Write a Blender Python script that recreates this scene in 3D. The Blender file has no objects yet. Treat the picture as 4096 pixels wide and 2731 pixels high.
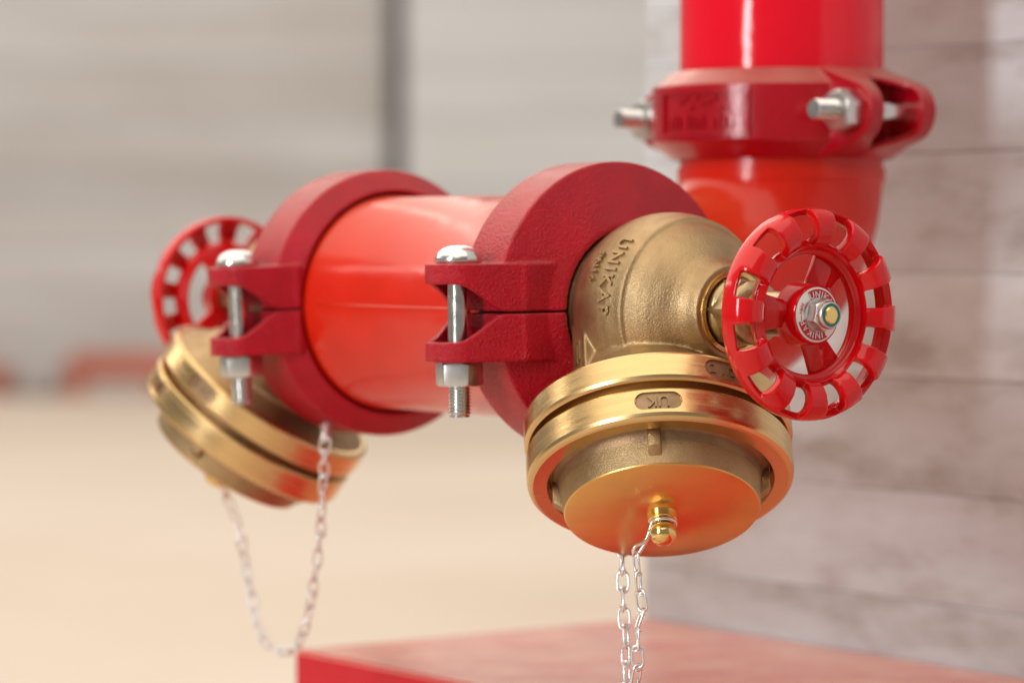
import bpy, bmesh, math, random
from mathutils import Vector, Matrix, Quaternion
from math import sin, cos, pi, radians, sqrt, atan2, hypot

S = bpy.context.scene
C = S.collection
random.seed(7)

# ------------------------------------------------------------------ camera
# World frame: origin = middle of the horizontal tee, +X = along the tee towards the near valve,
# +Y = towards the near wall, +Z up.  All lengths in metres.
F_AX = Vector((-0.81303626, 0.58221305, 0)); R_AX = Vector((0.58221305, 0.81303626, 0)); U_AX = Vector((0, 0, 1))
CAM = Vector((1.33450573, -0.93465234, 0.03220317)); PITCH = radians(1.7977757)
cd = bpy.data.cameras.new('camera'); cam = bpy.data.objects.new('camera', cd); C.objects.link(cam)
fwd = F_AX * cos(PITCH) - U_AX * sin(PITCH); upv = U_AX * cos(PITCH) + F_AX * sin(PITCH)
cam.matrix_world = Matrix(((R_AX.x, upv.x, -fwd.x, CAM.x), (R_AX.y, upv.y, -fwd.y, CAM.y), (R_AX.z, upv.z, -fwd.z, CAM.z), (0, 0, 0, 1)))
cd.sensor_width = 36; cd.lens = 109.354; cd.clip_start = 0.05; cd.clip_end = 200
cd.dof.use_dof = True; cd.dof.focus_distance = 1.43; cd.dof.aperture_fstop = 5.6; cd.dof.aperture_blades = 9
S.camera = cam
PXF = 12442.02
def ray(px, py):
    return fwd + R_AX * ((px - 2048) / PXF) - upv * ((py - 1365.5) / PXF)
def unproj(px, py, dep): return CAM + ray(px, py) * dep

# ------------------------------------------------------------------ world, lamps, exposure
w = bpy.data.worlds.new('World'); S.world = w; w.use_nodes = True
bg = w.node_tree.nodes['Background']; bg.inputs[0].default_value = (1.0, 0.95, 0.89, 1); bg.inputs[1].default_value = 0.23
def area(name, loc, target, sx, sy, power, col=(1, 1, 1)):
    l = bpy.data.lights.new(name, 'AREA'); l.shape = 'RECTANGLE'; l.size = sx; l.size_y = sy; l.energy = power; l.color = col
    o = bpy.data.objects.new(name, l); C.objects.link(o); o.location = loc
    o.rotation_euler = (Vector(target) - Vector(loc)).to_track_quat('-Z', 'Y').to_euler(); return o
area('window_lamp', (0.62, -3.0, 0.85), (0, 0, 0.1), 0.42, 1.7, 46, (0.98, 0.98, 1.0))
area('ceiling_lamp', (-6.0, 3.0, 4.6), (-6.0, 3.0, 0), 22, 16, 1560, (1, 0.895, 0.76))
area('hall_lamp', (-6.0, 1.25, 3.1), (-6.0, 1.25, 0), 7.0, 0.22, 20, (1, 0.88, 0.74))
area('hall_lamp', (-6.0, -2.6, 2.2), (-5.0, 0, 0), 6.0, 0.16, 18, (1, 0.9, 0.8))
S.view_settings.view_transform = 'Standard'; S.view_settings.look = 'None'
S.view_settings.exposure = 0.18; S.view_settings.gamma = 1
S.render.engine = 'CYCLES'

# ------------------------------------------------------------------ materials
def mat(name, col, rough=0.4, metal=0.0, bump=None, coat=0.0, coat_rough=0.05, var=0.0, var_scale=20, stretch=(1, 1, 1),
        aniso=0.0, tangent_axis=None, rough_var=0.0, ior=1.5, dirt=None, tint=None, sheen_and_dust=None):
    m = bpy.data.materials.new(name); m.use_nodes = True; nt = m.node_tree; b = nt.nodes['Principled BSDF']
    b.inputs['Base Color'].default_value = (*col, 1); b.inputs['Roughness'].default_value = rough
    b.inputs['Metallic'].default_value = metal; b.inputs['Coat Weight'].default_value = coat; b.inputs['Coat Roughness'].default_value = coat_rough
    b.inputs['IOR'].default_value = ior
    if tint is not None: b.inputs['Specular Tint'].default_value = (*tint, 1)
    tc = nt.nodes.new('ShaderNodeTexCoord'); mp = nt.nodes.new('ShaderNodeMapping'); mp.inputs['Scale'].default_value = stretch
    nt.links.new(tc.outputs['Object'], mp.inputs['Vector'])
    def noise(sc, det=4, ro=0.55):
        n = nt.nodes.new('ShaderNodeTexNoise'); n.inputs['Scale'].default_value = sc; n.inputs['Detail'].default_value = det
        n.inputs['Roughness'].default_value = ro; nt.links.new(mp.outputs['Vector'], n.inputs['Vector']); return n
    cur = None
    if var:
        n = noise(var_scale); r = nt.nodes.new('ShaderNodeValToRGB')
        r.color_ramp.elements[0].position = 0.3; r.color_ramp.elements[1].position = 0.7
        r.color_ramp.elements[0].color = (*[c * (1 - var) for c in col], 1); r.color_ramp.elements[1].color = (*[min(1, c * (1 + var)) for c in col], 1)
        nt.links.new(n.outputs['Fac'], r.inputs['Fac']); cur = r.outputs['Color']
    if dirt:      # (colour, noise scale, low, high): specks and smudges of another colour
        dc, ds, lo, hi = dirt
        n = noise(ds, 6, 0.65); rr = nt.nodes.new('ShaderNodeMapRange'); rr.inputs['From Min'].default_value = lo; rr.inputs['From Max'].default_value = hi
        nt.links.new(n.outputs['Fac'], rr.inputs['Value'])
        mx = nt.nodes.new('ShaderNodeMix'); mx.data_type = 'RGBA'; mx.inputs['A'].default_value = (*col, 1); mx.inputs['B'].default_value = (*dc, 1)
        if cur: nt.links.new(cur, mx.inputs['A'])
        nt.links.new(rr.outputs['Result'], mx.inputs['Factor']); cur = mx.outputs['Result']
    if sheen_and_dust:      # (colour, amount): pale reflected light painted in, over a dusty film, on faces that point up
        gm = nt.nodes.new('ShaderNodeNewGeometry'); sx = nt.nodes.new('ShaderNodeSeparateXYZ'); nt.links.new(gm.outputs['Normal'], sx.inputs[0])
        up = nt.nodes.new('ShaderNodeMapRange'); up.inputs['From Min'].default_value = 0.25; up.inputs['From Max'].default_value = 1.0; nt.links.new(sx.outputs['Z'], up.inputs['Value'])
        n = noise(22, 6, 0.6); dr = nt.nodes.new('ShaderNodeMapRange'); dr.inputs['From Min'].default_value = 0.3; dr.inputs['From Max'].default_value = 0.7
        dr.inputs['To Min'].default_value = sheen_and_dust[1] * 0.45; dr.inputs['To Max'].default_value = sheen_and_dust[1]; nt.links.new(n.outputs['Fac'], dr.inputs['Value'])
        mu = nt.nodes.new('ShaderNodeMath'); mu.operation = 'MULTIPLY'; nt.links.new(up.outputs['Result'], mu.inputs[0]); nt.links.new(dr.outputs['Result'], mu.inputs[1])
        mx = nt.nodes.new('ShaderNodeMix'); mx.data_type = 'RGBA'; mx.inputs['A'].default_value = (*col, 1); mx.inputs['B'].default_value = (*sheen_and_dust[0], 1)
        if cur: nt.links.new(cur, mx.inputs['A'])
        nt.links.new(mu.outputs[0], mx.inputs['Factor']); cur = mx.outputs['Result']
    if cur: nt.links.new(cur, b.inputs['Base Color'])
    if rough_var:
        n = noise(var_scale * 1.7); rr = nt.nodes.new('ShaderNodeMapRange')
        rr.inputs['From Min'].default_value = 0.3; rr.inputs['From Max'].default_value = 0.7
        rr.inputs['To Min'].default_value = max(0.02, rough - rough_var); rr.inputs['To Max'].default_value = rough + rough_var
        nt.links.new(n.outputs['Fac'], rr.inputs['Value']); nt.links.new(rr.outputs['Result'], b.inputs['Roughness'])
    if bump:
        prev = None
        for (sc, st, dist) in bump:
            n = noise(sc, 3); bp = nt.nodes.new('ShaderNodeBump'); bp.inputs['Strength'].default_value = st; bp.inputs['Distance'].default_value = dist
            nt.links.new(n.outputs['Fac'], bp.inputs['Height'])
            if prev: nt.links.new(prev.outputs['Normal'], bp.inputs['Normal'])
            prev = bp
        nt.links.new(prev.outputs['Normal'], b.inputs['Normal'])
        if coat: nt.links.new(prev.outputs['Normal'], b.inputs['Coat Normal'])
    if aniso:
        b.inputs['Anisotropic'].default_value = aniso
        tg = nt.nodes.new('ShaderNodeTangent'); tg.direction_type = 'RADIAL'; tg.axis = tangent_axis
        nt.links.new(tg.outputs['Tangent'], b.inputs['Tangent'])
    return m
M = {}
M['tee_red'] = mat('tee_red', (0.64, 0.016, 0.003), 0.18, ior=1.42, sheen_and_dust=((0.55, 0.22, 0.10), 0.25), bump=[(45, 0.25, 0.0012), (420, 0.12, 0.0002)], rough_var=0.06, var_scale=30, var=0.06)
M['pipe_red'] = mat('pipe_red', (0.80, 0.001, 0.018), 0.12, bump=[(40, 0.3, 0.0015), (300, 0.1, 0.0002)], var=0.05, var_scale=15)
M['coupling_red'] = mat('coupling_red', (0.44, 0.001, 0.014), 0.16, ior=1.38, bump=[(820, 0.95, 0.0010), (1900, 0.6, 0.0003)], rough_var=0.06, var_scale=60, var=0.12,
                        dirt=((0.09, 0.05, 0.05), 95, 0.70, 0.76), sheen_and_dust=((0.50, 0.30, 0.22), 0.18))
M['riser_coupling_red'] = mat('riser_coupling_red', (0.40, 0.002, 0.011), 0.2, sheen_and_dust=((0.50, 0.36, 0.25), 0.45), bump=[(260, 0.3, 0.0006)], var=0.1, var_scale=40)
M['wheel_red'] = mat('wheel_red', (0.62, 0.003, 0.006), 0.13, bump=[(90, 0.2, 0.0006)], var=0.05, var_scale=40)
M['cast_brass'] = mat('cast_brass', (0.43, 0.30, 0.158), 0.46, 1.0, bump=[(1250, 0.7, 0.0004), (260, 0.22, 0.0005)], var=0.14, var_scale=55, rough_var=0.08,
                      dirt=((0.30, 0.20, 0.10), 38, 0.60, 0.80))
M['cast_dark'] = mat('cast_dark', (0.34, 0.225, 0.13), 0.5, 1.0, bump=[(1100, 0.5, 0.0004)], var=0.15, var_scale=120)
M['turned_brass'] = mat('turned_brass', (0.73, 0.50, 0.23), 0.24, 1.0, aniso=0.6, tangent_axis='Z', var=0.05, var_scale=9, rough_var=0.06, stretch=(1, 1, 40), bump=[(160, 0.08, 0.0001)])
M['faced_brass'] = mat('faced_brass', (0.80, 0.465, 0.145), 0.28, 1.0, aniso=0.75, tangent_axis='Z', var=0.05, var_scale=60, bump=[(500, 0.05, 0.0001)])
M['bright_brass'] = mat('bright_brass', (0.88, 0.62, 0.24), 0.16, 1.0)
M['dull_bronze'] = mat('dull_bronze', (0.42, 0.32, 0.18), 0.33, 1.0, bump=[(400, 0.4, 0.0004)], var=0.2, var_scale=90)
M['zinc'] = mat('zinc', (0.72, 0.72, 0.71), 0.2, 1.0, bump=[(240, 0.15, 0.0004)], var=0.08, var_scale=140, rough_var=0.07)
M['nut_zinc'] = mat('nut_zinc', (0.66, 0.66, 0.64), 0.32, 1.0, bump=[(500, 0.2, 0.0003)], var=0.12, var_scale=160)
M['wire'] = mat('wire', (0.88, 0.89, 0.91), 0.27, 1.0)
M['white_print'] = mat('white_print', (0.72, 0.71, 0.70), 0.35)
M['red_print'] = mat('red_print', (0.50, 0.012, 0.022), 0.35)
M['teal'] = mat('teal', (0.0, 0.20, 0.20), 0.35)
M['gasket'] = mat('gasket', (0.012, 0.012, 0.013), 0.5)
M['shelf_red'] = mat('shelf_red', (0.60, 0.001, 0.016), 0.17, ior=1.42, sheen_and_dust=((0.80, 0.43, 0.31), 0.95), bump=[(9, 0.25, 0.004), (60, 0.1, 0.0006)], rough_var=0.07, var_scale=14, var=0.1)  # pale top tint stands in for the wall reflected in the gloss
def wood(name, c1, c2, c3, sc, stretch, rough=0.7, knots=True, lo=.3, hi=.68):
    m = bpy.data.materials.new(name); m.use_nodes = True; nt = m.node_tree; b = nt.nodes['Principled BSDF']
    tc = nt.nodes.new('ShaderNodeTexCoord'); oi = nt.nodes.new('ShaderNodeObjectInfo'); mp = nt.nodes.new('ShaderNodeMapping'); mp.inputs['Scale'].default_value = stretch
    ad = nt.nodes.new('ShaderNodeVectorMath'); ad.operation = 'ADD'; cx = nt.nodes.new('ShaderNodeCombineXYZ')
    ml = nt.nodes.new('ShaderNodeMath'); ml.operation = 'MULTIPLY'; ml.inputs[1].default_value = 37
    nt.links.new(oi.outputs['Random'], ml.inputs[0])
    for k in range(3): nt.links.new(ml.outputs[0], cx.inputs[k])
    nt.links.new(tc.outputs['Object'], mp.inputs['Vector']); nt.links.new(mp.outputs['Vector'], ad.inputs[0]); nt.links.new(cx.outputs[0], ad.inputs[1])
    n = nt.nodes.new('ShaderNodeTexNoise'); n.inputs['Scale'].default_value = sc; n.inputs['Detail'].default_value = 7; n.inputs['Roughness'].default_value = 0.6
    nt.links.new(ad.outputs[0], n.inputs['Vector'])
    r = nt.nodes.new('ShaderNodeValToRGB'); e = r.color_ramp.elements
    e[0].position = lo; e[0].color = (*c1, 1); e[1].position = hi; e[1].color = (*c3, 1); x = e.new((lo + hi) / 2); x.color = (*c2, 1)
    nt.links.new(n.outputs['Fac'], r.inputs['Fac'])
    hs = nt.nodes.new('ShaderNodeHueSaturation'); mr = nt.nodes.new('ShaderNodeMapRange'); mr.inputs['To Min'].default_value = 0.92; mr.inputs['To Max'].default_value = 1.06
    nt.links.new(oi.outputs['Random'], mr.inputs['Value']); nt.links.new(mr.outputs['Result'], hs.inputs['Value']); nt.links.new(r.outputs['Color'], hs.inputs['Color'])
    nt.links.new(hs.outputs['Color'], b.inputs['Base Color']); b.inputs['Roughness'].default_value = rough
    bp = nt.nodes.new('ShaderNodeBump'); bp.inputs['Strength'].default_value = 0.3; bp.inputs['Distance'].default_value = 0.002
    nt.links.new(n.outputs['Fac'], bp.inputs['Height']); nt.links.new(bp.outputs['Normal'], b.inputs['Normal'])
    return m
M['near_board'] = wood('near_board', (0.42, 0.41, 0.39), (0.60, 0.64, 0.66), (0.67, 0.73, 0.765), 11, (1.0, 1, 3.0), 0.85, lo=.31, hi=.68)
M['far_board'] = wood('far_board', (0.465, 0.45, 0.45), (0.54, 0.54, 0.56), (0.60, 0.615, 0.655), 1.1, (0.5, 1, 1.6), 0.7)
M['far_board_pale'] = wood('far_board_pale', (0.53, 0.54, 0.57), (0.585, 0.605, 0.645), (0.625, 0.65, 0.70), 0.9, (0.5, 1, 1.6), 0.7)
M['floor'] = wood('floor', (0.47, 0.385, 0.315), (0.535, 0.46, 0.392), (0.57, 0.505, 0.452), 0.7, (0.6, 0.35, 1), 0.55)
M['far_red'] = mat('far_red', (0.46, 0.13, 0.085), 0.6, var=0.2, var_scale=1)
M['far_grey'] = mat('far_grey', (0.33, 0.31, 0.32), 0.6, var=0.2, var_scale=2)
M['dark_gap'] = mat('dark_gap', (0.20, 0.175, 0.155), 0.9, var=0.2, var_scale=2)

# ------------------------------------------------------------------ mesh helpers
def link(name, me, material=None, parent=None, smooth=None):
    o = bpy.data.objects.new(name, me); C.objects.link(o)
    if material is not None and len(me.materials) == 0: me.materials.append(M[material])
    if parent is not None: o.parent = parent
    return o
def to_mesh(name, bm, ang=35):
    bmesh.ops.recalc_face_normals(bm, faces=bm.faces)
    me = bpy.data.meshes.new(name)
    for f in bm.faces: f.smooth = True
    lim = radians(ang)
    for e in bm.edges:
        if len(e.link_faces) == 2: e.smooth = e.calc_face_angle(0) < lim
    bm.to_mesh(me); bm.free(); return me
def thing(name, label, cat, mw=None, group=None):
    o = bpy.data.objects.new(name, None); C.objects.link(o); o.empty_display_size = 0.02
    o['label'] = label; o['category'] = cat
    if group: o['group'] = group
    if mw is not None: o.matrix_world = mw
    return o
def tag(o, label, cat, group=None):
    o['label'] = label; o['category'] = cat
    if group: o['group'] = group
    return o
def lathe(bm, prof, n=64, axis='X', closed=False, a0=0.0, a1=2 * pi, mtx=None):
    """prof: list of (r, t) along the axis. Full turns share the seam; part turns are capped when closed."""
    full = abs(a1 - a0 - 2 * pi) < 1e-6; rings = []
    cnt = n if full else n + 1
    for i in range(cnt):
        a = a0 + (a1 - a0) * i / n; ca, sa = cos(a), sin(a); ring = []
        for (r, t) in prof:
            v = Vector((t, r * ca, r * sa)) if axis == 'X' else Vector((r * ca, r * sa, t))
            ring.append(v)
        rings.append(ring)
    V = []; axv = {}
    for ring in rings:
        L = []
        for j, v in enumerate(ring):
            if abs(prof[j][0]) < 1e-9:
                if j not in axv: axv[j] = bm.verts.new(mtx @ v if mtx else v)
                L.append(axv[j])
            else: L.append(bm.verts.new(mtx @ v if mtx else v))
        V.append(L)
    m = len(prof); jr = range(m if closed else m - 1)
    for i in range(n):
        A = V[i]; B = V[(i + 1) % cnt]
        for j in jr:
            k = (j + 1) % m
            vs = []
            for v in (A[j], A[k], B[k], B[j]):
                if v not in vs: vs.append(v)
            if len(vs) >= 3:
                try: bm.faces.new(vs)
                except ValueError: pass
    if not full and closed:
        bm.faces.new(V[0]); bm.faces.new(list(reversed(V[-1])))
def box(bm, x0, x1, y0, y1, z0, z1, mtx=None):
    vs = [bm.verts.new(mtx @ Vector(p) if mtx else Vector(p)) for p in
          [(x0, y0, z0), (x1, y0, z0), (x1, y1, z0), (x0, y1, z0), (x0, y0, z1), (x1, y0, z1), (x1, y1, z1), (x0, y1, z1)]]
    for f in ((0, 3, 2, 1), (4, 5, 6, 7), (0, 1, 5, 4), (1, 2, 6, 5), (2, 3, 7, 6), (3, 0, 4, 7)): bm.faces.new([vs[i] for i in f])
def prism(bm, pts, z0, z1, mtx=None):
    """pts: (x,y) polygon; z0/z1 number or function of the point"""
    f0 = z0 if callable(z0) else (lambda p: z0); f1 = z1 if callable(z1) else (lambda p: z1)
    A = [bm.verts.new((mtx or Matrix()) @ Vector((p[0], p[1], f0(p)))) for p in pts]
    B = [bm.verts.new((mtx or Matrix()) @ Vector((p[0], p[1], f1(p)))) for p in pts]
    n = len(pts)
    for i in range(n): bm.faces.new((A[i], A[(i + 1) % n], B[(i + 1) % n], B[i]))
    bm.faces.new(list(reversed(A))); bm.faces.new(B)
def tube(bm, pts, r, n=8, closed=False):
    pts = [Vector(p) for p in pts]; N = len(pts); rings = []
    T = []
    for i in range(N):
        a = pts[(i - 1) % N] if closed or i else pts[0]; b = pts[(i + 1) % N] if closed or i < N - 1 else pts[-1]
        T.append((b - a).normalized())
    nrm = T[0].orthogonal().normalized(); 
    for i in range(N):
        if i: nrm = (T[i - 1].rotation_difference(T[i]) @ nrm); nrm = (nrm - T[i] * nrm.dot(T[i])).normalized()
        bn = T[i].cross(nrm); rr = r(i / (N - 1)) if callable(r) else r
        rings.append([bm.verts.new(pts[i] + (nrm * cos(2 * pi * k / n) + bn * sin(2 * pi * k / n)) * rr) for k in range(n)])
    if closed:   # best twist match on the seam
        best = min(range(n), key=lambda s: (rings[0][s].co - rings[-1][0].co).length)
    for i in range(N if closed else N - 1):
        A = rings[i]; B = rings[(i + 1) % N]; off = best if (closed and i == N - 1) else 0
        for k in range(n): bm.faces.new((A[k], A[(k + 1) % n], B[(k + 1 + off) % n], B[(k + off) % n]))
    if not closed: bm.faces.new(list(reversed(rings[0]))); bm.faces.new(rings[-1])
def baked(me, mods, name):
    """run modifiers on a mesh and return the result as a fresh mesh"""
    o = bpy.data.objects.new('tmp', me); C.objects.link(o)
    for typ, kw in mods:
        md = o.modifiers.new(typ, typ)
        for k, v in kw.items(): setattr(md, k, v)
    dg = bpy.context.evaluated_depsgraph_get(); dg.update()
    r = bpy.data.meshes.new_from_object(o.evaluated_get(dg)); r.name = name
    bpy.data.objects.remove(o); return r
def cast(bm, name, voxel=0.0008, it=5, fac=0.5):
    bmesh.ops.recalc_face_normals(bm, faces=bm.faces)
    me = bpy.data.meshes.new('raw'); bm.to_mesh(me); bm.free()
    r = baked(me, [('REMESH', dict(mode='VOXEL', voxel_size=voxel, use_smooth_shade=True)), ('SMOOTH', dict(factor=fac, iterations=it))], name)
    for p in r.polygons: p.use_smooth = True
    return r
def bevelled(bm, name, width=0.0006, seg=2, ang=30):
    me = to_mesh('raw', bm)
    r = baked(me, [('BEVEL', dict(width=width, segments=seg, limit_method='ANGLE', angle_limit=radians(ang)))], name)
    for p in r.polygons: p.use_smooth = True
    bm = bmesh.new(); bm.from_mesh(r); 
    for e in bm.edges:
        if len(e.link_faces) == 2: e.smooth = e.calc_face_angle(0) < radians(34)
    bm.to_mesh(r); bm.free()
    return r
def text_bm(s, size, fn, depth=0.0005, align='CENTER', spacing=1.0, fine=0.0):
    """solid lettering; fn(x, y, h) -> Vector, h = 0 at the back and 1 at the face; x,y in metres on the flat text"""
    cu = bpy.data.curves.new('t', 'FONT'); cu.body = s; cu.size = size; cu.align_x = align; cu.align_y = 'CENTER'; cu.extrude = 0.5
    cu.offset = fine; cu.space_character = spacing; cu.resolution_u = 3
    o = bpy.data.objects.new('t', cu); C.objects.link(o); dg = bpy.context.evaluated_depsgraph_get(); dg.update()
    me = bpy.data.meshes.new_from_object(o.evaluated_get(dg)); bpy.data.objects.remove(o)
    bm = bmesh.new(); bm.from_mesh(me); bpy.data.meshes.remove(me)
    bmesh.ops.remove_doubles(bm, verts=bm.verts, dist=1e-6)
    for v in bm.verts: v.co = fn(v.co.x, v.co.y, v.co.z + 0.5)
    return bm
def merge(dst, src):
    me = bpy.data.meshes.new('m'); src.to_mesh(me); src.free(); dst.from_mesh(me); bpy.data.meshes.remove(me)

# ------------------------------------------------------------------ the setting: floor, walls, shelf
FLOOR_Z = -0.885
def plain(name, bm, m, ang=35): return link(name, to_mesh(name, bm, ang), m)
bm = bmesh.new(); g = 60
box(bm, -g, g, -g, g, FLOOR_Z - 0.05, FLOOR_Z)
fl = plain('floor', bm, 'floor'); fl['kind'] = 'structure'
# far wall: horizontal boards, square to the line of sight, 19.4 m away, with a dark recess between two runs
FAR = 19.4
FW = Matrix(((R_AX.x, F_AX.x, 0, CAM.x + F_AX.x * FAR), (R_AX.y, F_AX.y, 0, CAM.y + F_AX.y * FAR), (0, 0, 1, 0), (0, 0, 0, 1)))
def fx(px): return (px - 2048) / PXF * FAR
def boards(parent, x0, x1, z0, z1, h, m, dy=0.0, gap=0.008, thick=0.05):
    z = z0; cache = {}
    while z < z1:
        hh = h * random.choice((0.8, 1.0, 1.0, 1.2)); key = round(hh, 4)
        if key not in cache:
            b = bmesh.new(); box(b, x0, x1, 0, thick, 0, hh - gap); bmesh.ops.bevel(b, geom=b.edges[:], offset=gap * 0.3, segments=1, affect='EDGES'); cache[key] = to_mesh('plank', b)
        o = link('plank', cache[key], m, parent); o.location = (0, dy + random.uniform(-0.004, 0.004) * (thick / 0.05), z); z += hh
fw = thing('far_wall', 'blurred grey-beige board wall in the left background', 'wall', FW, 'far board walls')
boards(fw, fx(-1800), fx(1550), FLOOR_Z, 3.2, 0.30, 'far_board')
fw2 = thing('far_wall', 'blurred paler grey board wall behind the riser, right of the dark joint', 'wall', FW, 'far board walls')
boards(fw2, fx(1625), fx(5600), FLOOR_Z, 3.2, 0.42, 'far_board_pale', dy=-0.25)
bm = bmesh.new(); box(bm, fx(1400), fx(1800), 0.35, 0.45, FLOOR_Z, 3.2)
jo = link('wall_joint', to_mesh('wall_joint', bm), 'dark_gap'); jo.matrix_world = FW
tag(jo, 'dark blurred vertical joint between the two far board walls', 'wall joint')
# low red bar and a grey bundle at the foot of the far wall
bm = bmesh.new(); box(bm, fx(330), fx(1300), -0.75, -0.55, FLOOR_Z + 0.10, FLOOR_Z + 0.26); bmesh.ops.bevel(bm, geom=bm.edges[:], offset=0.03, segments=2, affect='EDGES')
for xx in (360, 700, 1250): box(bm, fx(xx) - .05, fx(xx) + .05, -0.74, -0.56, FLOOR_Z, FLOOR_Z + 0.12)
o = link('low_bench', to_mesh('low_bench', bm), 'far_red'); o.matrix_world = FW; tag(o, 'blurred low red bench at the foot of the far wall, behind the left handwheel', 'bench', 'benches along the far wall')
bm = bmesh.new(); box(bm, fx(-700), fx(110), -0.75, -0.55, FLOOR_Z + 0.06, FLOOR_Z + 0.19); bmesh.ops.bevel(bm, geom=bm.edges[:], offset=0.03, segments=2, affect='EDGES')
for xx in (-600, 60): box(bm, fx(xx) - .05, fx(xx) + .05, -0.74, -0.56, FLOOR_Z, FLOOR_Z + 0.08)
o = link('low_bench', to_mesh('low_bench', bm), 'far_red'); o.matrix_world = FW; tag(o, 'blurred brownish red bench cut by the left edge of the picture', 'bench', 'benches along the far wall')
bm = bmesh.new(); bmesh.ops.create_icosphere(bm, subdivisions=3, radius=1)
for v in bm.verts:
    k = 1 + 0.18 * sin(v.co.x * 5 + 1) * cos(v.co.z * 4); v.co = Vector((fx(2048 + 200) + 0, 0, 0)) * 0 + Vector((v.co.x * 0.17 * k, v.co.y * 0.12 * k, max(-0.4, v.co.z) * 0.15 * k))
o = link('grey_sack', to_mesh('grey_sack', bm, 60), 'far_grey'); o.matrix_world = FW @ Matrix.Translation((fx(210), -0.65, FLOOR_Z + 0.06)); tag(o, 'blurred grey sack on the floor between the two red benches', 'sack')
# near wall of boards behind the riser
WALL_Y = 0.3344; WX0 = -0.288
nw = thing('near_wall', 'whitewashed board wall close behind the red riser pipe', 'wall', Matrix.Translation((WX0, WALL_Y, FLOOR_Z)))
joints = [0, .11, .20, .315, .40, .49, .565, .6, .705, .77, .838, .9, .971, 1.033, 1.07, 1.123, 1.171, 1.25, 1.34, 1.45, 1.56, 1.68, 1.8, 1.95, 2.1]
random.seed(3)
for i in range(len(joints) - 1):
    b = bmesh.new(); h = joints[i + 1] - joints[i]; box(b, 0, 2.4, 0, 0.09, 0, h - 0.0003)
    bmesh.ops.bevel(b, geom=b.edges[:], offset=0.00035, segments=1, affect='EDGES')
    o = link('board', to_mesh('board', b), 'near_board', nw); o.location = (random.uniform(0, .0015), random.uniform(0.0003, 0.0010), joints[i])
b = bmesh.new(); box(b, 0.004, 2.39, 0.05, 0.14, 0, 2.1); link('backing', to_mesh('backing', b), 'near_board', nw)
# glossy red box shelf against that wall
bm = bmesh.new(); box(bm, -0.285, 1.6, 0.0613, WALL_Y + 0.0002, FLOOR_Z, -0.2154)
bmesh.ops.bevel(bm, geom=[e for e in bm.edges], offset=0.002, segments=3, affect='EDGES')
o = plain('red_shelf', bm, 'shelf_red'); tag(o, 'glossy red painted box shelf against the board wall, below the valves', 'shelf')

# ------------------------------------------------------------------ pipes
PR = 0.05715
bm = bmesh.new()
lathe(bm, [(0.0, -0.1025), (0.054, -0.1025), (0.054, -0.094), (0.0582, -0.094), (0.0582, -0.0752), (PR + .0002, -0.0735), (PR + .0002, 0.0735), (0.0582, 0.0752), (0.0582, 0.094), (0.054, 0.094), (0.054, 0.1025), (0.0, 0.1025)], 96)
TB = Matrix.Rotation(pi / 2, 4, 'Z')
lathe(bm, [(0.0, 0.0), (PR, 0.0), (PR, 0.1033), (0.0, 0.1033)], 96, mtx=TB)
for sgn in (-1,):      # casting line along the front
    a = bm.verts.new((-0.070, sgn * (PR + .0001), 0.0006)); b_ = bm.verts.new((-0.070, sgn * (PR + 0.0006), 0)); c_ = bm.verts.new((-0.070, sgn * (PR + .0001), -0.0006))
    d = bm.verts.new((0.072, sgn * (PR + .0001), 0.0006)); e = bm.verts.new((0.072, sgn * (PR + 0.0006), 0)); f = bm.verts.new((0.072, sgn * (PR + .0001), -0.0006))
    for q in ((a, b_, e, d), (b_, c_, f, e), (a, c_, b_), (d, e, f)): bm.faces.new(q)
o = link('pipe_tee', to_mesh('pipe_tee', bm), 'tee_red'); tag(o, 'short fat glossy red horizontal pipe tee between the two dark red couplings', 'pipe tee')
# elbow
bm = bmesh.new(); Rb_ = 0.074; st = 0.1035 - Rb_
path = [(0, 0.1034, 0)] + [(0, 0.1035 + st + Rb_ * sin(t), Rb_ * (1 - cos(t))) for t in [i * pi / 2 / 24 for i in range(25)]] + [(0, 0.207, 0.0760), (0, 0.207, 0.0762), (0, 0.207, 0.094)]
path = path[:1] + path[1:26] + path[26:]
tube(bm, path, PR, 80)
lathe(bm, [(0.0, 0.066), (PR + .0001, 0.066), (PR + 0.0012, 0.0675), (PR + 0.0012, 0.0745), (0.0, 0.0745)], 80, axis='Z', mtx=Matrix.Translation((0, 0.207, 0)))
o = link('pipe_elbow', to_mesh('pipe_elbow', bm), 'tee_red'); tag(o, 'glossy red pipe elbow turning down from the riser behind the near valve', 'pipe elbow')
bm = bmesh.new(); lathe(bm, [(0, .1045), (.054, .1045), (.054, .112), (PR, .112), (PR, 1.05), (0, 1.05)], 96, axis='Z', mtx=Matrix.Translation((0, .207, 0)))
o = link('riser_pipe', to_mesh('riser_pipe', bm), 'pipe_red'); tag(o, 'glossy crimson vertical riser pipe in front of the board wall', 'pipe')

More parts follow.
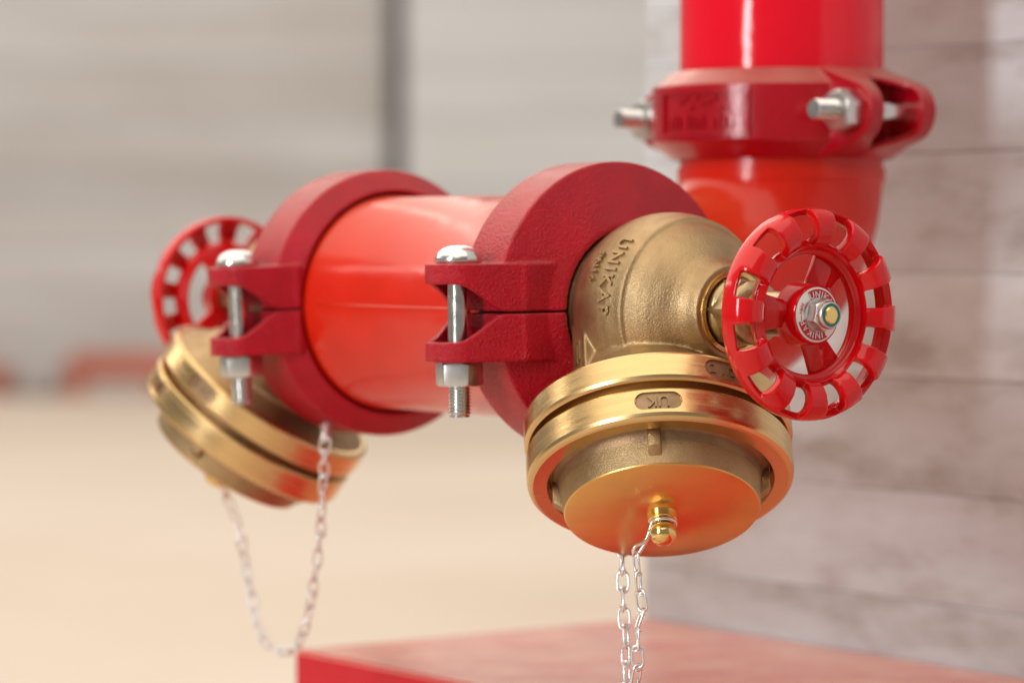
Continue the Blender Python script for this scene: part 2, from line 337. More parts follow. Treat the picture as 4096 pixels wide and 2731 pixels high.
# ------------------------------------------------------------------ couplings
BOLT_Y = 0.0846
def housing(reducing):
    """upper half; local x = pipe axis, split plane z = 0, lugs on both y sides; +x = reduced side"""
    bm = bmesh.new()
    left = [(0.0588, -0.0170), (0.0600, -0.0175), (0.0600, -0.0245), (0.0615, -0.0245), (0.0727, -0.0155)]
    if reducing: prof = [(0.0588, 0.004)] + left + [(0.0727, 0.0155), (0.0425, 0.0270), (0.0398, 0.0270), (0.0398, 0.004)]
    else: prof = left + [(r_, -x_) for r_, x_ in reversed(left)]
    e = 0.0005 / 0.06
    lathe(bm, prof, 72, closed=True, a0=e, a1=pi - e)
    top = 0.0236; rt = 0.0162
    for sg in (-1, 1):
        def plan(off, y_in):
            r = rt - off; hw = 0.0245 - off; pts = [(hw, sg * y_in), (hw, sg * 0.0605)]
            for k in range(0, 15):
                a = radians(12) + (pi - 2 * radians(12)) * k / 14; pts.append((r * cos(a), sg * (BOLT_Y + r * sin(a))))
            pts += [(-hw, sg * 0.0605), (-hw, sg * y_in)]
            return pts
        def under(p):
            y = abs(p[1])
            for (y0, z0), (y1, z1) in zip(tb, tb[1:]):
                if y <= y1: return z0 + (z1 - z0) * max(0, (y - y0) / (y1 - y0))
            return tb[-1][1]
        tb = [(0.0, 0.0005), (0.0725, 0.0005), (0.077, 0.003), (0.084, 0.0088), (0.090, 0.0125), (0.095, 0.0138), (0.12, 0.0138)]
        # denser outline so that the curved lower edge follows
        def dense(P):
            Q = []
            for a, b in zip(P, P[1:]):
                n = max(1, int(hypot(b[0] - a[0], b[1] - a[1]) / 0.0025))
                Q += [(a[0] + (b[0] - a[0]) * k / n, a[1] + (b[1] - a[1]) * k / n) for k in range(n)]
            return Q + [P[-1]]
        for side in (0, 1):
            pass
        po = dense(plan(0, 0.061)); pi_ = plan(0.0034, 0.061)
        # wall of the lug: loop of outer and inner outlines
        n = len(po)
        # inner outline sampled to the same count by nearest offset towards the centre line
        pin = []
        for (x, y) in po:
            d = Vector((x, y)) - Vector((0, sg * min(abs(y), BOLT_Y)))
            L = d.length; pin.append((x - d.x / L * 0.0034, y - d.y / L * 0.0034) if L > 0.004 else (0, y))
        V = []
        for (x, y), (u, v) in zip(po, pin):
            zb = under((x, y))
            V.append([bm.verts.new((x, y, zb)), bm.verts.new((x, y, top)), bm.verts.new((u, v, top)), bm.verts.new((u, v, zb))])
        for A, B in zip(V, V[1:]):
            for k in range(4): bm.faces.new((A[k], A[(k + 1) % 4], B[(k + 1) % 4], B[k]))
        bm.faces.new(list(reversed(V[0]))); bm.faces.new(V[-1])
        prism(bm, plan(0.001, 0.061), 0.0150, top - 0.0002)
        y0, y1 = sorted((sg * 0.0600, sg * 0.0700))
        box(bm, -0.0205, 0.0205, y0, y1, 0.0005, top - 0.0002)
        if reducing:
            y0, y1 = sorted((sg * 0.0415, sg * 0.0625)); box(bm, 0.006, 0.0245, y0, y1, 0.0005, top)
            y0, y1 = sorted((sg * 0.0595, sg * 0.0625)); box(bm, -0.0245, 0.0245, y0, y1, 0.0005, top)
        else:
            y0, y1 = sorted((sg * 0.0592, sg * 0.0625)); box(bm, -0.0245, 0.0245, y0, y1, 0.0005, top)
    return cast(bm, 'coupling_half', 0.00075, 3)
HALF_RED = housing(True); HALF_STD = housing(False)
HALF_RED.materials.append(M['coupling_red']); HALF_STD.materials.append(M['coupling_red'])
HALF_RISER = HALF_STD.copy(); HALF_RISER.materials.clear(); HALF_RISER.materials.append(M['riser_coupling_red'])
# bolt (head up, along z) and its nut
bm = bmesh.new(); zt = 0.0236
lathe(bm, [(0, zt + .0088), (.004, zt + .0086), (.0075, zt + .0074), (.0099, zt + .0054), (.0113, zt + .0026), (.0114, zt + .0012), (.0108, zt), (.0054, zt), (.0054, -.0290)], 48, axis='Z')
prof = []; z = -.0290
while z > -.0496: prof += [(.0056, z), (.0056, z - .0002), (.0048, z - .0009), (.0048, z - .0010)]; z -= .0016
prof += [(.0048, -.0502), (0, -.0503)]
lathe(bm, [(.0054, -.0288)] + prof, 32, axis='Z')
BOLT = to_mesh('bolt', bm); BOLT.materials.append(M['zinc'])
def hexnut(af, h, hole, ch=0.0008, axis='Z'):
    bm = bmesh.new(); R = af / 2 / cos(pi / 6)
    P = [(R * cos(pi / 3 * k), R * sin(pi / 3 * k)) for k in range(6)]
    prism(bm, P, 0, h)
    bmesh.ops.recalc_face_normals(bm, faces=bm.faces)
    # chamfered corners: cut by a cone
    me = to_mesh('n', bm)
    bm = bmesh.new(); lathe(bm, [(0, -.0001), (af / 2 * 1.0, -.0001), (R * 1.02, ch * 1.6), (R * 1.02, h - ch * 1.6), (af / 2, h + .0001), (0, h + .0001)], 48, axis='Z')
    me2 = to_mesh('c', bm); o2 = bpy.data.objects.new('c', me2); C.objects.link(o2)
    r = baked(me, [('BOOLEAN', dict(operation='INTERSECT', object=o2, solver='EXACT')), ('BEVEL', dict(width=0.0003, segments=2, limit_method='ANGLE', angle_limit=radians(25)))], 'nut')
    bpy.data.objects.remove(o2)
    bm = bmesh.new(); bm.from_mesh(r); bpy.data.meshes.remove(r)
    return to_mesh('nut', bm, 22)
NUT = hexnut(.0202, .0114, .005); NUT.materials.append(M['nut_zinc'])
GASKET = bmesh.new(); lathe(GASKET, [(.0565, -.020), (.0586, -.020), (.0586, .020), (.0565, .020)], 64, closed=True); GASKET = to_mesh('gasket', GASKET); GASKET.materials.append(M['gasket'])
def coupling(mw, half, label, nut_rot=(0, 0), gasket=True):
    t = thing('pipe_coupling', label, 'coupling', mw, 'grooved pipe couplings')
    link('housing', half, None, t)
    h = link('housing', half, None, t); 
    if half is HALF_RED: h.matrix_local = Matrix.Rotation(pi, 4, 'X')
    else: h.matrix_local = Matrix.Rotation(pi, 4, 'X')
    for k, sg in enumerate((-1, 1)):
        b = link('bolt', BOLT, None, t); b.location = (0, sg * BOLT_Y, 0)
        nn = link('nut', NUT, None, b); nn.location = (0, 0, -.0236 - .0116); nn.rotation_euler = (0, 0, nut_rot[k])
    link('gasket', GASKET, None, t)
    return t
view_az = atan2(-F_AX.y, -F_AX.x)
coupling(Matrix.Translation((.1035, 0, 0)) @ Matrix.Rotation(radians(0.6), 4, 'X'), HALF_RED, 'dark red ribbed coupling clamped next to the near brass valve, bolt on its left lug', (view_az + radians(22), 0))
coupling(Matrix.Translation((-.1035, 0, 0)) @ Matrix.Rotation(radians(2.4), 4, 'X') @ Matrix.Rotation(pi, 4, 'Z'), HALF_RED, 'slightly blurred dark red coupling at the left end of the tee by the far valve', (0, view_az + pi + radians(28)))
rc = coupling(Matrix.Translation((0, .207, .1035)) @ Matrix(((0, 1, 0, 0), (0, 0, 1, 0), (1, 0, 0, 0), (0, 0, 0, 1))) , HALF_RISER, 'bright red coupling around the vertical riser with two bolts pointing left', (radians(10), radians(10)))
# raised name plate with worn lettering on the riser coupling
bm = bmesh.new()
def on_riser(u, zz, h): 
    a = PLA - u / .0727
    return Vector((.0 + (.0727 + h) * cos(a), .207 + (.0727 + h) * sin(a), .1035 + zz))
PLA = atan2(-cos(radians(35.6 + 24)), sin(radians(35.6 + 24)) ) if False else None
vdir = (CAM - Vector((0, .207, .1035))); PLA = atan2(vdir.y, vdir.x) - radians(38)
def strip(bm, u0, u1, z0, z1, h0, h1, n=14):
    rows = []
    for i in range(n + 1):
        u = u0 + (u1 - u0) * i / n; rows.append([bm.verts.new(on_riser(u, zz, h)) for zz, h in ((z0, h0), (z0, h1), (z1, h1), (z1, h0))])
    for A, B in zip(rows, rows[1:]):
        for k in range(4): bm.faces.new((A[k], A[(k + 1) % 4], B[(k + 1) % 4], B[k]))
    bm.faces.new(rows[0]); bm.faces.new(list(reversed(rows[-1])))
for (u0, u1, z0, z1) in ((-.031, .031, .0105, .0125), (-.031, .031, -.0125, -.0105), (-.031, -.029, -.0106, .0106), (.029, .031, -.0106, .0106)): strip(bm, u0, u1, z0, z1, -.001, .0017)
pm = to_mesh('plate', bm); pm.transform((rc.matrix_world).inverted()); o = link('name_plate', pm, 'riser_coupling_red', rc)
bm = bmesh.new()      # illegible worn marks: a peaked emblem above a row of short strokes
for k in range(13):
    u = -.022 + k * .0036; 
    if k not in (4, 9): strip(bm, u, u + .0018, -.0085, -.0035 + .001 * (k % 3), -.001, .0014, 2)
for k in range(8):
    u = -.016 + k * .004; zz = .0015 + .0055 * abs(sin(k * 1.25)); strip(bm, u, u + .0032, zz, zz + .002, -.001, .0014, 3)
pm = to_mesh('marks', bm); pm.transform(rc.matrix_world.inverted()); link('raised_marks', pm, 'riser_coupling_red', o)

# ------------------------------------------------------------------ valves (local x = stem direction from the coupling's middle)
TILT = 0.4767611; X0 = 0.14520723 - 0.1035
OD = Vector((sin(TILT), 0, -cos(TILT)))
OM = Matrix.Translation((X0, 0, 0)) @ Vector((0, 0, 1)).rotation_difference(OD).to_matrix().to_4x4()     # local +z runs out of the outlet
BC, BR = 0.057, 0.0473
def body_mesh():
    bm = bmesh.new()
    prof = [(0, -.0015), (.0384, -.0015), (.0384, .0284)]
    for k in range(13):
        a = radians(36) * (1 - k / 12) ; prof.append((BR * cos(a), BC - BR * sin(a)))
    prof += [(BR * .9995, .0600), (.0467, .0660), (.0455, .0705), (.0447, .0748), (.0428, .0755), (.0421, .0768), (.0402, .0805), (.0370, .0846), (.0330, .0885), (.0287, .0922), (.0257, .0955), (.0240, .0990), (.0231, .1020), (.0222, .1044), (.0, .1044)]
    lathe(bm, prof, 128)
    # outlet neck and flange
    lathe(bm, [(0, .0), (.0350, .0), (.0335, .022), (.0345, .034), (.0385, .043), (.0430, .049), (.0478, .0525), (.0482, .0545), (.0600, .0615), (.0600, .0640), (0, .0640)], 96, axis='Z', mtx=OM)
    # pad that carries the flow arrow
    a = Matrix.Rotation(radians(AR), 4, 'Z')
    box(bm, .026, .0398, -.0068, .0068, .014, .050, mtx=OM @ a)
    return cast(bm, 'valve_body', 0.00075, 4)
def locate_arrow(vm):
    # direction of the camera seen from the outlet axis, in the outlet frame
    m = (vm @ OM).inverted(); c = m @ CAM; return math.degrees(atan2(c.y, c.x))
R_PHI, L_PHI = 0.34302997, 0.3983941
VR = Matrix.Translation((.1035, 0, 0)) @ Matrix.Rotation(-R_PHI, 4, 'X')
VL = Matrix.Translation((-.1035, 0, 0)) @ Matrix.Rotation(pi, 4, 'Z') @ Matrix.Rotation(L_PHI, 4, 'X')
AR = locate_arrow(VR) + 63
BODY = body_mesh(); BODY.materials.append(M['cast_brass'])
def prof_r(x):      # radius of the text zone of the body
    return sqrt(max(0, BR * BR - (x - BC) ** 2)) if x < .0605 else .0472 - max(0, x - .0600) * .12 - max(0, x - .066) * .16
def ring_text(s, size, x0, a0, h, sp=1.0):
    # runs round the stem axis; a = angle from -y towards +z (world), letter tops towards +x
    def fn(x, y, k):
        xx = x0 + y; r = prof_r(xx) - .0006 + (h + .0011) * k; a = a0 - x / .047
        return Vector((xx, -r * cos(a), r * sin(a)))
    return text_bm(s, size, fn, spacing=sp, fine=size * .022)
bm = ring_text('UNIKAP', .0098, .0648, radians(23) - R_PHI * 0, .0009, 1.22)
merge(bm, ring_text('PN16', .0062, .0538, radians(27), .0008, 1.1))
bm.transform(Matrix.Rotation(R_PHI, 4, 'X')); LETTERS = to_mesh('raised_lettering', bm, 30); LETTERS.materials.append(M['cast_brass'])
# flow arrow on the pad
bm = bmesh.new(); ma = OM @ Matrix.Rotation(radians(AR), 4, 'Z') @ Matrix(((0, 0, 1, .0395), (1, 0, 0, 0), (0, 1, 0, .036), (0, 0, 0, 1)))
ap = [(-.0014, -.009), (.0014, -.009), (.0014, .002), (.0032, .002), (0, .009), (-.0032, .002), (-.0014, .002)]
for i in range(len(ap)):
    a, b_ = Vector(ap[i]), Vector(ap[(i + 1) % len(ap)]); d = (b_ - a).normalized() * .0004; n_ = Vector((-d.y, d.x)) * 1.2
    prism(bm, [tuple(a - d + n_), tuple(a - d - n_), tuple(b_ + d - n_), tuple(b_ + d + n_)], -.0006, .0009, mtx=ma)
ARROW = to_mesh('flow_arrow', bm); ARROW.materials.append(M['cast_brass'])
# machined rings (outlet frame: z out of the outlet); pockets cut out of their rims
def pocket_cut(bm, R, z, ang, hl, hw, depth=.0011):
    """solid cutter: a stadium of half length hl and half width hw on the rim at angle ang"""
    P = []
    for k in range(25):
        a = -pi / 2 + pi * k / 24; P.append((hl - hw + hw * cos(a), hw * sin(a)))
    for k in range(25):
        a = pi / 2 + pi * k / 24; P.append((-(hl - hw) + hw * cos(a), hw * sin(a)))
    def mp(u, v, r): a = ang + u / R; return Vector((r * cos(a), r * sin(a), z + v))
    A = [bm.verts.new(mp(u, v, R - depth)) for u, v in P]; B = [bm.verts.new(mp(u, v, R + .003)) for u, v in P]; n = len(P)
    for i in range(n): bm.faces.new((A[i], A[(i + 1) % n], B[(i + 1) % n], B[i]))
    bm.faces.new(list(reversed(A))); bm.faces.new(B)
def ring_with_pockets(prof, R, pockets, name, material):
    bm = bmesh.new(); lathe(bm, prof, 160, axis='Z', closed=True); me = to_mesh('r', bm)
    cb = bmesh.new()
    for (z, ang, hl, hw) in pockets: pocket_cut(cb, R, z, ang, hl, hw)
    cm = to_mesh('c', cb); co = bpy.data.objects.new('c', cm); C.objects.link(co)
    r = baked(me, [('BOOLEAN', dict(operation='DIFFERENCE', object=co, solver='EXACT'))], name); bpy.data.objects.remove(co)
    bm = bmesh.new(); bm.from_mesh(r); bpy.data.meshes.remove(r); me = to_mesh(name, bm, 13); me.materials.append(M[material]); return me
def pocket_floor(R, z, ang, hl, hw, txt, size, flip, name):
    """cast floor of a pocket with raised lettering"""
    bm = bmesh.new(); nu, nv = 24, 8
    def inside(u, v): return True
    G = []
    for i in range(nu + 1):
        row = []
        for j in range(nv + 1):
            u = -hl + 2 * hl * i / nu; m_ = hw if abs(u) < hl - hw else sqrt(max(0, hw * hw - (abs(u) - hl + hw) ** 2))
            v = (-1 + 2 * j / nv) * max(m_, 1e-5); a = ang + u / R; r = R - .00098 + random.uniform(-.00008, .00008)
            row.append(bm.verts.new((r * cos(a), r * sin(a), z + v)))
        G.append(row)
    for i in range(nu):
        for j in range(nv): bm.faces.new((G[i][j], G[i + 1][j], G[i + 1][j + 1], G[i][j + 1]))
    sg = -1 if flip else 1
    def fn(x, y, k): a = ang + sg * x / R; r = R - .0011 + .0010 * k; return Vector((r * cos(a), r * sin(a), z + sg * y))
    merge(bm, text_bm(txt, size, fn)); me = to_mesh(name, bm, 30); me.materials.append(M['cast_dark']); return me
Z1a, Z1b = .0612, .0762; Z2a, Z2b = .0800, .0965; RR = .0629
P_RING1 = [(.040, Z1a), (.0612, Z1a), (.0630, Z1a + .0008), (.0636, Z1a + .002), (.0636, Z1b - .0022), (.0630, Z1b - .0008), (.0618, Z1b), (.040, Z1b)]
P_RING2 = [(.0400, Z2a), (.0612, Z2a), (.0624, Z2a + .0005), (RR, Z2a + .0014), (RR, Z2b - .0032), (.0624, Z2b - .0015), (.0612, Z2b - .0004), (.0600, Z2b),
           (.0535, Z2b), (.0516, Z2b - .0026), (.0514, Z2b - .0042), (.0400, Z2b - .0042)]
# facing angle of the rims towards the camera
camang_r = math.radians(locate_arrow(VR)); camang_l = math.radians(locate_arrow(VL))
UK = (Z2a + .0072, camang_r - radians(1.0), .0110, .0045)
def make_valve(vm, label, face, size_ang):
    t = thing('hose_valve', label, 'valve', vm, 'angle hose valves')
    bd = link('body', BODY, None, t)
    link('raised_lettering', LETTERS, None, bd); link('flow_arrow', ARROW, None, bd)
    sp = (Z1a + .0075, size_ang, .0105, .0046)
    extra = (Z1a + .0075, size_ang + pi, .0105, .0046)
    rg = link('outlet_ring', ring_with_pockets(P_RING1, .0636, [sp, extra], 'outlet_ring', 'turned_brass'), None, t); rg.matrix_local = OM
    for q in (sp, extra): link('size_panel', pocket_floor(.0636, *q, '2 1/2"', .0066, True, 'size_panel'), None, rg)
    nb = bmesh.new(); lathe(nb, [(0.030, .070), (.0545, .070), (.0545, .088), (.030, .088)], 96, axis='Z', closed=True)
    nk = link('seal_neck', to_mesh('seal_neck', nb), 'cast_dark', t); nk.matrix_local = OM
    # bright machined lip of the bonnet, gland nut and stem
    b = bmesh.new(); lathe(b, [(.0170, .0985), (.0200, .1040), (.0196, .1056), (.0176, .1056), (.0170, .1050)], 72, closed=True); link('bonnet_lip', to_mesh('bonnet_lip', b), 'bright_brass', t)
    b = bmesh.new(); lathe(b, [(.0158, .1030), (.0169, .1030), (.0169, .1046), (.0158, .1046)], 64, closed=True); link('bonnet_seal', to_mesh('bonnet_seal', b), 'gasket', t)
    b = bmesh.new(); H = [(.0170 * cos(pi / 3 * k + .25), .0170 * sin(pi / 3 * k + .25)) for k in range(6)]
    mx = Matrix(((0, 0, 1, 0), (1, 0, 0, 0), (0, 1, 0, 0), (0, 0, 0, 1)))
    prism(b, H, .100, .1185, mtx=mx); lathe(b, [(0, .1), (.0163, .1), (.0163, .1075), (.0150, .1090), (.0150, .1215), (.0110, .124), (0, .124)], 48)
    link('gland_nut', bevelled(b, 'gland_nut', .0007, 2), 'dull_bronze', t)
    b = bmesh.new(); lathe(b, [(0, .110), (.0104, .110), (.0104, .1545), (0, .1545)], 40); link('stem', to_mesh('stem', b), 'dull_bronze', t)
    return t
# handwheel, local x = axis, label plane at x = 0
def wheel_mesh():
    bm = bmesh.new()
    outer = [(.0470, -.0105), (.0482, -.0098), (.0486, -.0060), (.0482, -.0018), (.0468, .0016), (.0440, .0038), (.0400, .0048), (.0360, .0042), (.0328, .0024), (.0308, -.0004), (.0300, -.0040), (.0290, -.0048), (.0278, -.0050), (.0272, -.0062)]
    inner = [(.0447, -.0105), (.0450, -.0092), (.0452, -.0060), (.0449, -.0040), (.0440, -.0022), (.0425, -.0010), (.0398, -.0002), (.0370, -.0008), (.0352, -.0022), (.0340, -.0042), (.0332, -.0070), (.0320, -.0098), (.0292, -.0105), (.0276, -.0098)]
    m = len(outer); N = 12 * 16; lo, hi = 3, 9      # slot spans profile indices lo..hi
    slot = lambda i: 0 <= (i % 16) < 8
    Vo = [[None] * m for _ in range(N)]; Vi = [[None] * m for _ in range(N)]
    for i in range(N):
        a = 2 * pi * (i + .0) / N
        for j in range(m):
            Vo[i][j] = bm.verts.new((outer[j][1], outer[j][0] * cos(a), outer[j][0] * sin(a))); Vi[i][j] = bm.verts.new((inner[j][1], inner[j][0] * cos(a), inner[j][0] * sin(a)))
    def hole(i, j): return slot(i % N) and lo <= j < hi
    for i in range(N):
        k = (i + 1) % N
        for j in range(m - 1):
            if hole(i, j): continue
            bm.faces.new((Vo[i][j], Vo[i][j + 1], Vo[k][j + 1], Vo[k][j])); bm.faces.new((Vi[i][j], Vi[k][j], Vi[k][j + 1], Vi[i][j + 1]))
            for (jj, key) in ((j - 1, j), (j + 1, j + 1)):
                if hole(i, jj): bm.faces.new((Vo[i][key], Vo[k][key], Vi[k][key], Vi[i][key]))
            for (ii, e) in ((i - 1, i), (i + 1, k)):
                if hole(ii % N, j): bm.faces.new((Vo[e % N][j], Vo[e % N][j + 1], Vi[e % N][j + 1], Vi[e % N][j]))
        bm.faces.new((Vo[i][0], Vo[k][0], Vi[k][0], Vi[i][0])); bm.faces.new((Vo[i][m - 1], Vi[i][m - 1], Vi[k][m - 1], Vo[k][m - 1]))
    return bevelled(bm, 'handwheel', .0007, 2, 38)
WHEEL = wheel_mesh(); WHEEL.materials.append(M['wheel_red'])
bm = bmesh.new(); lathe(bm, [(0, -.0125), (.0150, -.0125), (.0142, -.0110), (.0137, -.0008), (.0131, .0000), (.0127, -.0004), (0, -.0004)], 64); HUB = to_mesh('hub', bm); HUB.materials.append(M['wheel_red'])
def spoke_mesh():
    bm = bmesh.new(); secs = []
    for (r, wd, xb, xf) in ((.0100, .0060, -.0120, -.0035), (.0180, .0072, -.0115, -.0062), (.0290, .0094, -.0108, -.0072)):
        secs.append([bm.verts.new(p) for p in ((xb, r, -wd), (xb, r, wd), (xb + .0028, r, wd), (xf, r, -.0015 + wd * .0), (xb + .0028, r, -wd))])
    for A, B in zip(secs, secs[1:]):
        for k in range(5): bm.faces.new((A[k], A[(k + 1) % 5], B[(k + 1) % 5], B[k]))
    bm.faces.new(secs[0]); bm.faces.new(list(reversed(secs[-1]))); return bevelled(bm, 'spoke', .0005, 2, 15)
SPOKE = spoke_mesh(); SPOKE.materials.append(M['wheel_red'])
bm = bmesh.new(); lathe(bm, [(0, .0003), (.0122, .0003), (.0125, .0001), (.0125, -.0004), (0, -.0004)], 64); LABEL = to_mesh('label_disc', bm); LABEL.materials.append(M['white_print'])
def sector(a0, a1, r0, r1, x):
    bm = bmesh.new(); n = 24; A = []
    for i in range(n + 1):
        a = a0 + (a1 - a0) * i / n; A.append([bm.verts.new((x, r * cos(a), r * sin(a))) for r in (r0, r1)])
    for p, q in zip(A, A[1:]): bm.faces.new((p[0], p[1], q[1], q[0]))
    me = to_mesh('label_sector', bm); me.materials.append(M['red_print']); return me
# angles in the wheel plane: 0 = image right (+y), 90 = up.  Lettering runs clockwise with its tops outwards.
T0, T1 = radians(68), radians(248)
SEC = [sector(c - radians(52), c + radians(52), .0062, .0117, .00042) for c in (T0, T1)]
def arc_text(s, size, c, r0, sp, x=.00055):
    def fn(u, v, k): a = c - u / r0; r = r0 + v; return Vector((x + .0001 * k, r * cos(a), r * sin(a)))
    return text_bm(s, size, fn, spacing=sp)
bm = arc_text('UNIKAP', .0042, T0, .0092, 1.2); merge(bm, arc_text('UNIKAP', .0042, T1, .0092, 1.2)); PRINT_W = to_mesh('label_lettering', bm); PRINT_W.materials.append(M['white_print'])
bm = arc_text('ABRE', .0023, radians(163), .0100, 1.0); merge(bm, arc_text('OPEN', .0023, radians(150), .0078, 1.0)); merge(bm, arc_text('~', .004, radians(188), .0100, 1.0)); PRINT_R = to_mesh('label_lettering', bm); PRINT_R.materials.append(M['red_print'])
WNUT = hexnut(.0134, .0062, .004, .0008); 
bm = bmesh.new(); bm.from_mesh(WNUT); bm.transform(Matrix(((0, 0, 1, .0008), (1, 0, 0, 0), (0, 1, 0, 0), (0, 0, 0, 1))))
lathe(bm, [(.0040, .0065), (.0064, .0065), (.0064, .0088), (.0060, .0096), (.0054, .0099), (.0052, .0094)], 48)
lathe(bm, [(0, .0003), (.0078, .0003), (.0078, .0010), (0, .0010)], 40); WNUT = to_mesh('wheel_nut', bm, 28); WNUT.materials.append(M['nut_zinc'])
bm = bmesh.new(); lathe(bm, [(.0038, .0090), (.0053, .0090), (.0053, .0096), (.0038, .0096)], 40, closed=True); TEAL = to_mesh('insert_ring', bm); TEAL.materials.append(M['teal'])
bm = bmesh.new(); lathe(bm, [(0, .0104), (.0033, .0104), (.0039, .0099), (.0039, .005), (0, .005)], 40); TIP = to_mesh('stem_tip', bm); TIP.materials.append(M['bright_brass'])
WX = 0.2671 - 0.1035
def add_wheel(t, roll):
    wm = Matrix.Translation((WX, 0, 0)) @ Matrix.Rotation(roll, 4, 'X')
    wh = link('handwheel', WHEEL, None, t); wh.matrix_local = wm @ Matrix.Rotation(radians(-3 + 7.5), 4, 'X')
    inv = Matrix.Rotation(-radians(-3 + 7.5), 4, 'X')
    def sub(n, me): o = link(n, me, None, wh); o.matrix_local = inv; return o
    sub('hub', HUB); sub('label_disc', LABEL)
    for s in SEC: sub('label_sector', s)
    sub('label_lettering', PRINT_W); sub('label_lettering', PRINT_R)
    for k in range(3): o = sub('spoke', SPOKE); o.matrix_local = inv @ Matrix.Rotation(radians(57 + 120 * k), 4, 'X')
    nt = link('wheel_nut', WNUT, None, t); nt.matrix_local = wm @ Matrix.Rotation(radians(20), 4, 'X')
    link('insert_ring', TEAL, None, nt); link('stem_tip', TIP, None, nt)
vr = make_valve(VR, 'brass angle valve with red handwheel in sharp focus at the right', True, camang_r - radians(31))
add_wheel(vr, R_PHI)
vl = make_valve(VL, 'out of focus brass angle valve behind the left coupling, its red wheel half hidden', False, camang_l + radians(31))
add_wheel(vl, -L_PHI + radians(11))

# ------------------------------------------------------------------ caps (outlet frame)
D0 = Z2b
def cap(vm, label, uk_ang, disc_rot):
    t = thing('outlet_cap', label, 'cap', vm @ OM, 'brass outlet caps')
    pk = (Z2a + .0072, uk_ang, .0110, .0045)
    rg = link('cap_ring', ring_with_pockets(P_RING2, RR, [pk], 'cap_ring', 'turned_brass'), None, t)
    link('logo_panel', pocket_floor(RR, *pk, 'UK', .0080, False, 'logo_panel'), None, rg)
    b = bmesh.new(); lathe(b, [(.0513, D0 - .0040), (.0494, D0 - .0030), (.0482, D0 - .0010), (.0474, D0 + .003)], 128, axis='Z')
    link('recess', to_mesh('recess', b), 'cast_dark', t)  # darker brass puts the shade of the recess into its colour
    b = bmesh.new(); lathe(b, [(.0474, D0 + .003), (.0465, D0 + .010), (.0460, D0 + .0138), (.0452, D0 + .0143)], 128, axis='Z')
    sk = link('disc_wall', to_mesh('disc_wall', b), 'cast_brass', t)
    b = bmesh.new(); lathe(b, [(.0460, D0 + .0137), (.0457, D0 + .0144), (.0450, D0 + .0148), (.0064, D0 + .0158), (.0064, D0 + .0150)], 128, axis='Z')
    link('disc', to_mesh('disc', b), 'faced_brass', t)
    for k in range(4):
        b = bmesh.new(); a = disc_rot + k * pi / 2; mt = Matrix.Rotation(a, 4, 'Z')
        P = [(.0450, -.0030), (.0508, -.0030), (.0512, 0), (.0508, .0030), (.0450, .0030)]
        prism(b, P, D0 - .0041, lambda p: D0 + (.0070 if p[0] > .047 else .0112), mtx=mt)
        link('rib', bevelled(b, 'rib', .0008, 2), 'cast_brass', t)
    b = bmesh.new(); z = D0 + .0152
    lathe(b, [(.0074, z - .0004), (.0070, z + .0012), (.0068, z + .0030), (.0068, z + .0040), (.0060, z + .0047), (.0045, z + .0050), (.0045, z + .0070), (.0055, z + .0074), (.0063, z + .0090), (.0064, z + .0110), (.0059, z + .0132), (.0044, z + .0150), (.0022, z + .0159), (0, z + .0161)], 48, axis='Z')
    link('knob', to_mesh('knob', b), 'bright_brass', t)
    return t
capr = cap(VR, 'brass cap with flat orange disc closing the near valve outlet', camang_r - radians(1), camang_r + radians(2) + 0)
capl = cap(VL, 'blurred tilted brass cap on the far left valve outlet', camang_l + radians(62), camang_l + radians(20))

# ------------------------------------------------------------------ chains
def link_mesh():
    bm = bmesh.new(); P = []; L, Wd = .0104, .0054
    for k in range(8): a = pi * k / 7; P.append((Wd / 2 * cos(a) , 0, (L - Wd) / 2 + Wd / 2 * sin(a)))
    for k in range(8): a = pi + pi * k / 7; P.append((Wd / 2 * cos(a), 0, -(L - Wd) / 2 + Wd / 2 * sin(a)))
    tube(bm, P, .00064, 7, closed=True)
    # twisted wire ends at one end of the link
    Q = [(.0022 * cos(q), .0014 * sin(q), -.0036 + .0011 * q / 6.3) for q in [i * .7 for i in range(12)]]
    tube(bm, Q, .00045, 6)
    me = to_mesh('chain_link', bm, 60); me.materials.append(M['wire']); return me
LINK = link_mesh(); PITCH_L = .0089
def resample(P, step):
    P = [Vector(p) for p in P]
    # smooth with Catmull-Rom then walk
    Q = []
    for i in range(len(P) - 1):
        p0, p1, p2, p3 = P[max(i - 1, 0)], P[i], P[i + 1], P[min(i + 2, len(P) - 1)]
        for k in range(20):
            t = k / 20; Q.append(0.5 * ((2 * p1) + (p2 - p0) * t + (2 * p0 - 5 * p1 + 4 * p2 - p3) * t * t + (3 * p1 - p0 - 3 * p2 + p3) * t ** 3))
    Q.append(P[-1]); out = [Q[0]]; acc = 0
    for a, b in zip(Q, Q[1:]):
        d = (b - a).length; s = 0
        while acc + d - s >= step:
            s += step - acc; out.append(a + (b - a) * (s / d)); acc = 0
        acc += d - s
    return out
def string(t, P, start=0.0, seed=1):
    rnd = random.Random(seed); pts = resample(P, PITCH_L); tw = start; inv = t.matrix_world.inverted()
    for a, b in zip(pts, pts[1:]):
        d = (b - a).normalized(); q = Vector((0, 0, 1)).rotation_difference(d).to_matrix().to_4x4()
        o = link('chain_link', LINK, None, t); jit = Vector((rnd.uniform(-.0003, .0003), rnd.uniform(-.0003, .0003), 0))
        o.matrix_local = inv @ Matrix.Translation((a + b) / 2 + jit) @ q @ Matrix.Rotation(tw, 4, 'Z') @ Matrix.Rotation(rnd.uniform(-.1, .1), 4, 'X')
        tw += pi / 2 + rnd.uniform(-.5, .5)
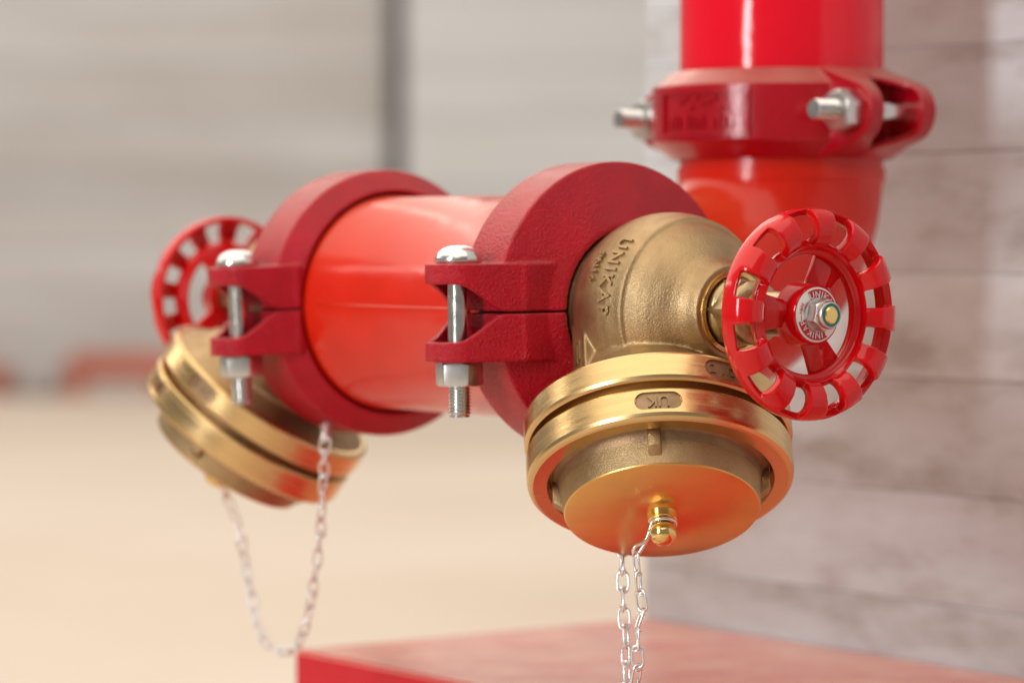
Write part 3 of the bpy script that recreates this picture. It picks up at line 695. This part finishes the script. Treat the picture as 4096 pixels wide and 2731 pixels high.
def hook(t, frame, eye, name='wire_hook'):
    """wire loop round a knob's groove, drawn out into a small eye; frame = cap frame, eye in world space"""
    b = bmesh.new(); z = D0 + .0152 + .0060; e3 = frame.inverted() @ eye; d = Vector((e3.x, e3.y, 0)).normalized(); side = atan2(d.y, d.x)
    P = []
    for k in range(19):
        a = side + radians(48) + (2 * pi - 2 * radians(48)) * k / 18; P.append(frame @ Vector((.0060 * cos(a), .0060 * sin(a), z)))
    c0 = frame @ Vector((0, 0, z)); ax = (eye - c0).normalized(); n_ = (frame.to_3x3() @ Vector((0, 0, 1))).cross(ax).normalized()
    L = (eye - c0).length
    head = [c0 + ax * L * .62 - n_ * .0010, eye - n_ * .0034 - ax * .0012, eye - n_ * .0030 + ax * .0008, eye + ax * .0017, eye + n_ * .0030 + ax * .0008, eye + n_ * .0034 - ax * .0012]
    P = P + head + [c0 + ax * L * .60 + n_ * .0010 + U_AX * .0012, c0 + ax * L * .40 - n_ * .0030 + U_AX * .0016]
    Q = resample(P, .0007); tube(b, Q, .00092, 8)
    b.transform(t.matrix_world.inverted())
    return link(name, to_mesh(name, b, 60), 'wire', t)
# near chain: from the near cap's knob down out of the picture and back up to the neck of the valve
FR = VR @ OM; zk = D0 + .0152 + .0060
ch = thing('cap_chain', 'thin steel wire chain hanging straight down from the near cap knob', 'chain', Matrix.Translation(FR @ Vector((0, 0, zk))), 'cap retaining chains')
eye = FR @ Vector((0, 0, zk)) - R_AX * .0125 - U_AX * .0118 - F_AX * .004
hook(ch, FR, eye)
dk = (eye - CAM).dot(fwd)
A = [eye + Vector((0, 0, -.001)), unproj(2555, 2330, dk), unproj(2572, 2440, dk), unproj(2545, 2540, dk), unproj(2555, 2640, dk), unproj(2535, 2760, dk + .004), unproj(2530, 2860, dk + .012), unproj(2520, 2905, dk + .025)]
string(ch, A, view_az + pi / 2 + .3, 4)
B = [unproj(2520, 2905, dk + .025), unproj(2505, 2860, dk + .035), unproj(2508, 2745, dk + .040), unproj(2505, 2600, dk + .043), unproj(2500, 2480, dk + .046), unproj(2492, 2380, dk + .05), unproj(2490, 2225, dk + .055), unproj(2500, 2050, dk + .075)]
nk_r = FR @ Vector((.0560 * cos(camang_r + pi), .0560 * sin(camang_r + pi), Z1b + .0015)); B.append(nk_r)
string(ch, B, .6, 9)
# far chain: hanging in a loop from the far cap to its valve neck
FL = VL @ OM
ch2 = thing('cap_chain', 'blurred thin steel wire chain looping below the far left cap', 'chain', Matrix.Translation(FL @ Vector((0, 0, zk))), 'cap retaining chains')
eye2 = FL @ Vector((0, 0, zk)) - U_AX * .014 - F_AX * .003 + R_AX * .003
hook(ch2, FL, eye2)
d0 = (eye2 - CAM).dot(fwd); d1 = 1.655
pp = [(955, 2100), (972, 2200), (990, 2300), (1012, 2420), (1045, 2540), (1085, 2592), (1140, 2604), (1185, 2590), (1215, 2520), (1245, 2400), (1266, 2250), (1282, 2100), (1292, 1950), (1298, 1840), (1302, 1760)]
P2 = [eye2] + [unproj(x, y, d0 + (d1 - d0) * i / (len(pp) - 1)) for i, (x, y) in enumerate(pp)]
P2 += [unproj(1302, 1706, 1.690), unproj(1300, 1668, 1.745)]      # runs up behind the coupling to the valve neck
string(ch2, P2, .2, 12)
